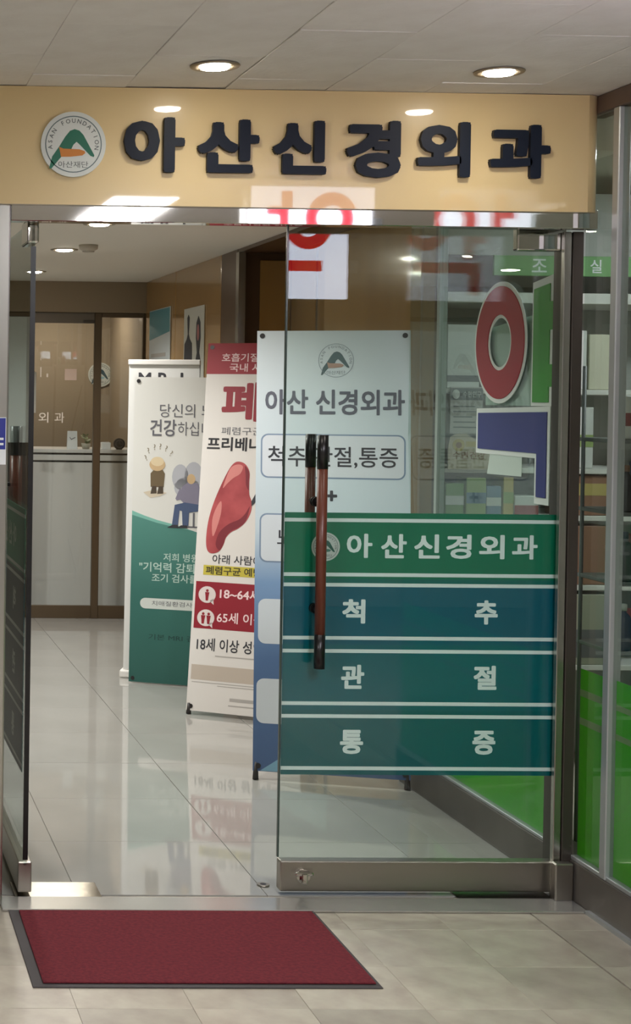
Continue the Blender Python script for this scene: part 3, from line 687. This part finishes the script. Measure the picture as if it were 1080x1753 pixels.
# ---------------------------------------------------------------- reception behind the screen
t = thing('reception_desk', 'white reception desk with dark shadow gaps behind the glass screen', 'desk', (0, 0, 0))
WD = mat('desk_white', (216, 216, 214), .35)
g = G(); g.box(1.40, 2.19, 6.60, 6.64, 0.0, 1.098, bev=.002, seg=1); g.build('front_panel', WD, t)
g = G(); g.box(1.40, 2.19, 6.612, 6.64, 1.099, 1.111); g.box(1.40, 2.19, 6.612, 6.64, 1.155, 1.167); g.build('shadow_gap', BLACKP, t)
g = G(); g.box(1.40, 2.19, 6.60, 6.64, 1.112, 1.154, bev=.002, seg=1); g.build('rail', WD, t)
g = G(); g.box(1.38, 2.195, 6.59, 7.15, 1.168, 1.195, bev=.003, seg=1); g.build('desk_top', WD, t)
t = thing('column', 'pale grey column left of the reception desk', 'column', (1.34, 6.55, 0), kind='structure')
g = G(); g.box(-.2, .055, .03, .35, 0, HL - .2); g.build('shaft', mat('column_grey', (170, 172, 174), .6), t)
o = tag(G().box(1.345, 1.412, 6.565, 6.572, 1.46, 1.76, bev=.002, seg=1).build('wall_notice', mat('notice_white', (224, 222, 216), .6)), 'blank white notice panel on the pale reception column', 'notice')
# tent card
t = thing('tent_card', 'white tent card with tick drawing standing on the reception desk', 'card', (1.70, 6.66, 1.195))
g = G(); g.bm.free(); g = G(); g.box(-.036, .036, -.002, .002, 0, .135); g.build('front_leaf', WHITEP, t, rot=(-.2, 0, 0))
g = G(); g.box(-.036, .036, -.002, .002, 0, .135); g.build('rear_leaf', WHITEP, t, (0, .054, 0), (.2, 0, 0))
g = G(); g.poly([(-.022, .085), (-.008, .068), (.022, .084), (.02, .089), (-.008, .075), (-.02, .09)], -.004, -.0022); g.build('tick', GREY, t, rot=(-.2, 0, 0))
# potted plant
t = thing('potted_plant', 'small green plant in a pale pot on the reception desk', 'plant', (1.805, 6.70, 1.195))
g = G(); g.lathe([(.025, 0), (.034, .03), (.036, .042), (.031, .042), (.029, .034), (.001, .034)], n=20); g.build('pot', mat('pot_pale', (190, 186, 170), .5), t)
LEAFM = mat('plant_leaf', (128, 140, 100), .5)
for k in range(16):
    a = k * 2.4; r = .012 + .03 * (k % 4) / 3; h = .05 + .055 * ((k * 7) % 5) / 4
    g = G(); c = Vector((r * math.cos(a), r * math.sin(a), h)); d = Vector((math.cos(a), math.sin(a), .5)).normalized() * .028; s_ = Vector((-math.sin(a), math.cos(a), 0)) * .012
    vs = [g.bm.verts.new(p) for p in (c - d * .6, c + s_, c + d, c - s_, c + Vector((0, 0, .004)))]
    for q in ((0, 1, 4), (1, 2, 4), (2, 3, 4), (3, 0, 4)): g.bm.faces.new([vs[i] for i in q])
    g.cyl((0, 0, .034), c - d * .6, .0015, n=5); g.build('leaf', LEAFM, t)
# white cup box and round clock
t = thing('desk_dispenser', 'small white box standing on the reception desk near clock', 'box', (1.945, 6.66, 1.195))
g = G(); g.box(-.034, .034, -.03, .03, 0, .052, bev=.005); g.build('body', WHITEP, t); g = G(); g.box(-.026, .026, -.02, .02, .052, .056, bev=.002, seg=1); g.build('lid', LGR, t)
t = thing('desk_clock', 'round black clock standing on the reception desk', 'clock', (2.045, 6.66, 1.195))
g = G(); g.cyl((0, -.015, .042), (0, .015, .042), .042, n=28); g.box(-.02, .02, -.012, .012, 0, .008); g.build('case', mat('clock_black', (44, 44, 46), .4), t)
g = G(); g.ring(0, .042, .03, .024, -.017, -.0152, 0, 24); g.box(-.002, .002, -.017, -.0152, .042, .062); g.box(-.002, .016, -.017, -.0152, .040, .044); g.build('dial', GREY, t)
# lobby wall sign
t = thing('wall_sign', 'round pale blue emblem and dark letters on the tan reception wall', 'sign', (0, 7.999, 0))
emblem(t, 2.12, 1.765, .10, 0, .012, green=mat('sign_slate', (60, 86, 98), .5), orange=mat('sign_sky', (150, 190, 206), .5))
for k, ch in enumerate('아산신경외과'):
    g = G(); g.text(ch, 2.29 + k * .14, 1.70, .12, -.001, bold=.03, ext=.012); g.build('letter', NAVY, t)
# posters on lobby wall (facing -x)
def poster(label, y0, y1, z0, z1, m):
    t = thing('wall_poster', label, 'poster', (2.139, y1, 0), (0, 0, -PI / 2)); g = G(); g.box(0, y1 - y0, -.006, 0, z0, z1, bev=.002, seg=1); g.build('sheet', m, t); return t
t = poster('poster with teal upper half on the brown lobby wall', 5.35, 6.03, 1.35, 2.185, mat('poster_pale', (190, 198, 200), .5))
g = G(); g.poly([(.01, 1.98), (.67, 2.02), (.67, 2.178), (.01, 2.178)], -.008, -.0062); g.build('print_block', mat('poster_teal', (84, 140, 150), .5), t)
g = G(); g.box(.08, .55, -.008, -.0062, 1.86, 1.885); g.box(.08, .5, -.008, -.0062, 1.815, 1.84); g.build('print_line', LGR, t)
t = poster('poster with dark slender shapes nearest the lobby pilaster', 4.40, 4.935, 1.45, 2.14, mat('poster_white', (196, 198, 190), .5))
def spind(g, cx, prof, mi=0): g.poly([(cx - w, z) for w, z in prof] + [(cx + w, z) for w, z in reversed(prof)], -.008, -.0062, mi)
g = G(); spind(g, .13, [(.0, 2.10), (.03, 2.08), (.02, 2.02), (.012, 1.98), (.04, 1.95), (.10, 1.92), (.11, 1.8), (.09, 1.6)]); spind(g, .40, [(0, 2.08), (.05, 2.04), (.06, 1.95), (.03, 1.86), (.07, 1.80), (.05, 1.6)]); g.build('print_shape', DGR, t)
g = G(); g.poly(ell(.40, 1.98, .028, .05, 14), -.0092, -.0081); g.build('print_shape', mat('poster_rose', (170, 110, 110), .5), t)

# ---------------------------------------------------------------- sticker on left post
t = thing('post_sticker', 'blue and white sticker on the brushed steel post', 'sticker', (0, .049, 0))
g = G(); g.box(.395, .505, -.0012, 0, 1.376, 1.522); g.build('backing', WHITEP, t)
g = G(); g.box(.397, .503, -.002, -.0013, 1.423, 1.52); g.build('blue_panel', mat('sticker_blue', (36, 46, 140), .4), t)
g = G(); g.box(.485, .497, -.0028, -.0021, 1.452, 1.459); g.box(.478, .497, -.0028, -.0021, 1.436, 1.443); g.build('print_line', WHITEP, t)

# ---------------------------------------------------------------- letters on the pharmacy glass, seen from the lobby side (frame: local x = -world y)
LT = thing('window_lettering', 'large red, green and blue Korean letter on the pharmacy glass', 'sign', (2.351, 1.0, 0), (0, 0, -PI / 2))
LW = mat('letter_border', (222, 226, 222), .5); LR = mat('letter_red', (160, 26, 44), .4); LG = mat('letter_green', (58, 146, 44), .4); LB = mat('letter_blue', (38, 42, 118), .4)
g = G(); g.ring(.24, 1.80, .218, .088, -.003, 0, 0, 56); g.ring(.24, 1.80, .202, .100, -.006, -.0031, 1, 56); g.build('letter_ring', [LW, LR], LT)
def L_poly(g, p, y, mi):
    g.poly(p, y, y + .0028, mi)
g = G()
L_poly(g, [(.498, 1.575), (.66, 1.575), (.66, 1.62), (.78, 1.62), (.78, 1.735), (.66, 1.735), (.66, 1.81), (.78, 1.81), (.78, 1.945), (.66, 1.945), (.66, 2.015), (.498, 1.995)], -.003, 0)
L_poly(g, [(.512, 1.588), (.632, 1.588), (.632, 1.64), (.77, 1.64), (.77, 1.715), (.632, 1.715), (.632, 1.83), (.77, 1.83), (.77, 1.925), (.632, 1.925), (.632, 1.985), (.512, 1.972)], -.006, 1)
g.build('letter_stem', [LW, LG], LT)
g = G(); L_poly(g, [(.048, 1.562), (.642, 1.575), (.642, 1.244), (.535, 1.244), (.535, 1.398), (.048, 1.398)], -.003, 0)
L_poly(g, [(.068, 1.546), (.624, 1.556), (.624, 1.268), (.552, 1.268), (.552, 1.415), (.068, 1.415)], -.006, 1); g.build('letter_corner', [LW, LB], LT)
PB = mat('paper_pale', (196, 208, 200), .7)
t = thing('paper_sheet', 'pale paper sheet behind the red ring of the glass letter', 'paper', (2.363, 1.0, 0), (0, 0, -PI / 2))
g = G(); g.poly([(.09, 1.575), (.62, 1.575), (.62, 1.90), (.10, 1.855)], 0, .001); g.build('sheet', PB, t)
t = thing('paper_note', 'small blank pale note taped to glass below the blue letter', 'paper', (2.351, 1.0, 0), (0, 0, -PI / 2))
g = G(); g.poly([(.145, 1.325), (.43, 1.33), (.432, 1.41), (.17, 1.408)], -.001, 0); g.build('sheet', PB, t)
g = G(); g.box(.27, .31, -.0016, -.0011, 1.40, 1.416); g.build('tape', LGR, t)

# ---------------------------------------------------------------- pharmacy furniture
t = thing('display_shelf', 'tall grey pharmacy shelf unit with a green header board', 'shelf', (0, 0, 0))
SHG = mat('shelf_grey', (158, 160, 154), .5); SHW = mat('shelf_white', (206, 206, 198), .5)
g = G(); g.box(2.50, 3.9, 2.20, 2.22, 0, 2.45); g.build('back_panel', SHG, t)
g = G(); g.box(2.475, 2.545, 1.745, 2.22, 0, 2.47, bev=.003, seg=1); g.build('side_panel', mat('shelf_sage', (146, 154, 146), .5), t)
g = G(); g.box(3.9, 3.94, 1.75, 2.22, 0, 2.47, bev=.003, seg=1); g.build('side_panel', SHG, t)
for z in (.45, .79, 1.085, 1.285, 1.62, 2.005):
    g = G(); g.box(2.546, 3.899, 1.75, 2.199, z, z + .022 if z != 2.005 else z + .045, bev=.002, seg=1); g.build('shelf', SHW, t)
g = G(); g.box(2.735, 3.36, 1.735, 1.75, 2.12, 2.205, bev=.002, seg=1); hd = g.build('header_sign', mat('header_green', (104, 158, 92), .5), t)
for ch, x in (('조', 2.895), ('제', 3.02), ('실', 3.145)):
    g = G(); g.text(ch, x, 2.135, .056, 1.7338, bold=.01); g.build('lettering', WHITEP, hd)
g = G(); g.box(2.546, 3.9, 1.75, 1.79, 2.206, 2.47); g.build('valance', SHG, t)
def pack(name, label, cat, x0, x1, y0, d, z0, h, m, m2=None, band=(.3, .6), group=None):
    t = thing(name, label, cat, ((x0 + x1) / 2, y0, z0), group=group); w = (x1 - x0) / 2
    g = G(); g.box(-w, w, 0, d, 0, h, bev=.003, seg=1); g.build('body', m, t)
    if m2: g = G(); g.box(-w * .98, w * .98, -.0012, -.0001, h * band[0], h * band[1]); g.build('label_band', m2, t)
    return t
def bottle(label, x, y, z, r, h, m, mc, group=None):
    t = thing('bottle', label, 'bottle', (x, y, z), group=group)
    g = G(); g.lathe([(r * .9, 0), (r, .006), (r, h * .68), (r * .8, h * .76), (r * .42, h * .82), (r * .42, h * .86), (.001, h * .86)], n=20); g.build('body', m, t)
    g = G(); g.lathe([(r * .5, h * .86), (r * .5, h), (.001, h)], n=18); g.build('cap', mc, t)
    g = G(); g.lathe([(r * 1.012, h * .2), (r * 1.012, h * .55)], n=20) if False else g.ring(0, 0, r * 1.02, r * 1.001, 0, h * .35, 0, 20); g.build('label_band', LGR, t, (0, 0, h * .2), (-PI / 2, 0, 0)) if False else g.bm.free()
def col(n, c): return mat('pack_' + n, c, .45)
C_W, C_G, C_C, C_Y, C_N, C_R, C_K, C_B = col('white', (200, 202, 196)), col('green', (108, 140, 84)), col('kraft', (136, 100, 78)), col('yellow', (176, 160, 96)), col('navy', (52, 56, 78)), col('red', (130, 44, 44)), col('black', (48, 46, 50)), col('blue', (104, 128, 148))
C_S, C_L = col('slate', (96, 98, 98)), col('lime', (140, 160, 100))
# sleep leaflet and poster clipped to the shelf front
t = thing('leaflet', 'grey leaflet with dark heading strip on the pharmacy shelf front', 'leaflet', (0, 1.742, 0))
g = G(); g.box(2.562, 2.70, -.002, .004, 1.45, 1.648); g.build('sheet', mat('leaflet_grey', (172, 170, 164), .6), t)
g = G(); g.box(2.562, 2.70, -.0032, -.0021, 1.592, 1.643); g.poly(ell(2.585, 1.617, .016, .02, 16), -.0042, -.0033, 1); g.text('수면연구', 2.615, 1.604, .026, -.0036, w=.078, mi=1); g.build('heading', [C_S, C_W], t)
for k in range(5): G().box(2.575, 2.68 - .012 * (k % 3), -.003, -.0021, 1.475 + .022 * k, 1.480 + .022 * k).build('print_line', C_S, t)
t = thing('shelf_poster', 'scalloped sleep poster with a round yellow motif on the shelf front', 'poster', (0, 1.742, 0))
g = G(); g.poly([(2.556, 1.30), (2.735, 1.30), (2.735, 1.40), (2.70, 1.41), (2.665, 1.43), (2.63, 1.452), (2.59, 1.45), (2.565, 1.435), (2.556, 1.40)], -.002, .003); g.build('sheet', mat('poster_beige', (182, 172, 150), .6), t)
g = G(); g.poly(ell(2.60, 1.402, .026, .026, 18), -.004, -.0021, 0); g.poly(ell(2.60, 1.402, .013, .013, 12), -.005, -.0041, 1); g.box(2.63, 2.70, -.003, -.0021, 1.395, 1.418); g.build('motif', [C_Y, C_C], t)
g = G(); g.text('수면건강', 2.575, 1.342, .034, -.0024, w=.14, bold=.01); g.build('lettering', C_C, t)
# packs on the shelves
pack('product_box', 'green carton at left end of the shelf below sleep poster', 'box', 2.56, 2.64, 1.77, .12, 1.108, .13, C_G, C_W)
pack('product_box', 'lime carton beside the green one on the shelf below sleep poster', 'box', 2.645, 2.73, 1.76, .12, 1.108, .155, C_L, C_B)
pack('product_box', 'blue and white carton right of the lime carton', 'box', 2.735, 2.80, 1.77, .12, 1.108, .12, C_B, C_W)
pack('product_box', 'yellow carton standing right of the blue and white carton', 'box', 2.806, 2.85, 1.765, .12, 1.108, .16, C_Y, C_L)
pack('product_box', 'slate carton with red band under the blue glass letter', 'box', 2.856, 2.96, 1.77, .12, 1.108, .08, C_W, C_R, (.0, .5))
pack('product_box', 'dark slate carton behind the note on the glass', 'box', 2.76, 2.85, 1.79, .12, 1.308, .10, C_S, C_W)
pack('product_box', 'wide white carton on the upper pharmacy shelf at left', 'box', 2.56, 2.70, 1.78, .2, 1.643, .27, C_W, C_S, (.1, .2))
pack('product_box', 'grey carton lying low on upper shelf beside wide white carton', 'box', 2.71, 2.86, 1.78, .2, 1.643, .09, C_S, C_W)
pack('product_box', 'tall white carton, left one of the pair on upper shelf', 'box', 3.06, 3.155, 1.77, .2, 1.643, .25, C_W)
pack('product_box', 'tall cream carton, right one of the pair on upper shelf', 'box', 3.165, 3.27, 1.77, .2, 1.643, .235, col('cream', (196, 194, 172)))
pack('product_box', 'white pharmacy box over the brown carton right of the jamb', 'box', 3.10, 3.19, 1.77, .15, 1.308, .26, C_W, C_L, (.35, .55))
pack('product_box', 'tall brown cardboard carton seen right of the bronze jamb', 'box', 3.05, 3.26, 1.76, .15, .8135, .25, C_C)
pack('product_box', 'second brown carton in the row below the white pharmacy box', 'box', 3.05, 3.26, 1.765, .15, 1.108, .17, C_C, C_Y, (.5, .8))
pack('storage_bin', 'pale bin on the lower pharmacy shelf', 'bin', 3.05, 3.28, 1.755, .15, .473, .30, col('pale', (150, 152, 132)), C_S, (.1, .5))
# near gondola with dark goods, right of the light mullion
t = thing('display_rack', 'low dark rack of goods just inside the pharmacy glass', 'rack', (0, 0, 0))
for x in (2.60, 3.19):
    g = G(); g.box(x, x + .015, .50, .80, .0, 2.02, bev=.002, seg=1) if x > 3 else g.cyl((2.667, .78, 0), (2.667, .78, 1.72), .007, n=10); g.build('upright', C_S, t)
for z in (.72, .96, 1.20, 1.45):
    g = G(); g.box(2.662, 3.19, .50, .80, z, z + .014, bev=.002, seg=1); g.build('rack_shelf', C_S, t)
items = [('bottle', 2.70, .735, .16, C_N, C_W, 'navy bottle on the lowest rack shelf'), ('pack', 2.735, .735, .14, C_R, C_W, 'red pack on the lowest rack shelf'),
         ('bottle', 2.70, .975, .17, C_K, C_N, 'black bottle with navy cap on second rack shelf'), ('pack', 2.735, .975, .16, C_R, C_K, 'red and black pack on second rack shelf'),
         ('bottle', 2.70, 1.215, .16, C_K, C_C, 'black bottle with brown cap on third rack shelf'), ('pack', 2.735, 1.215, .17, C_N, C_C, 'navy and brown pack on third rack shelf'),
         ('pack', 2.67, 1.465, .15, C_W, C_R, 'white pack with red band on top rack shelf'), ('pack', 2.75, 1.465, .18, C_N, C_B, 'navy pack with blue band on top rack shelf')]
for kind, x, z, h, m1, m2, lb in items:
    if kind == 'bottle': bottle(lb, x, .54, z, .027, h, m1, m2)
    else: pack('goods_pack', lb, 'pack', x, x + .075, .51, .08, z, h, m1, m2)
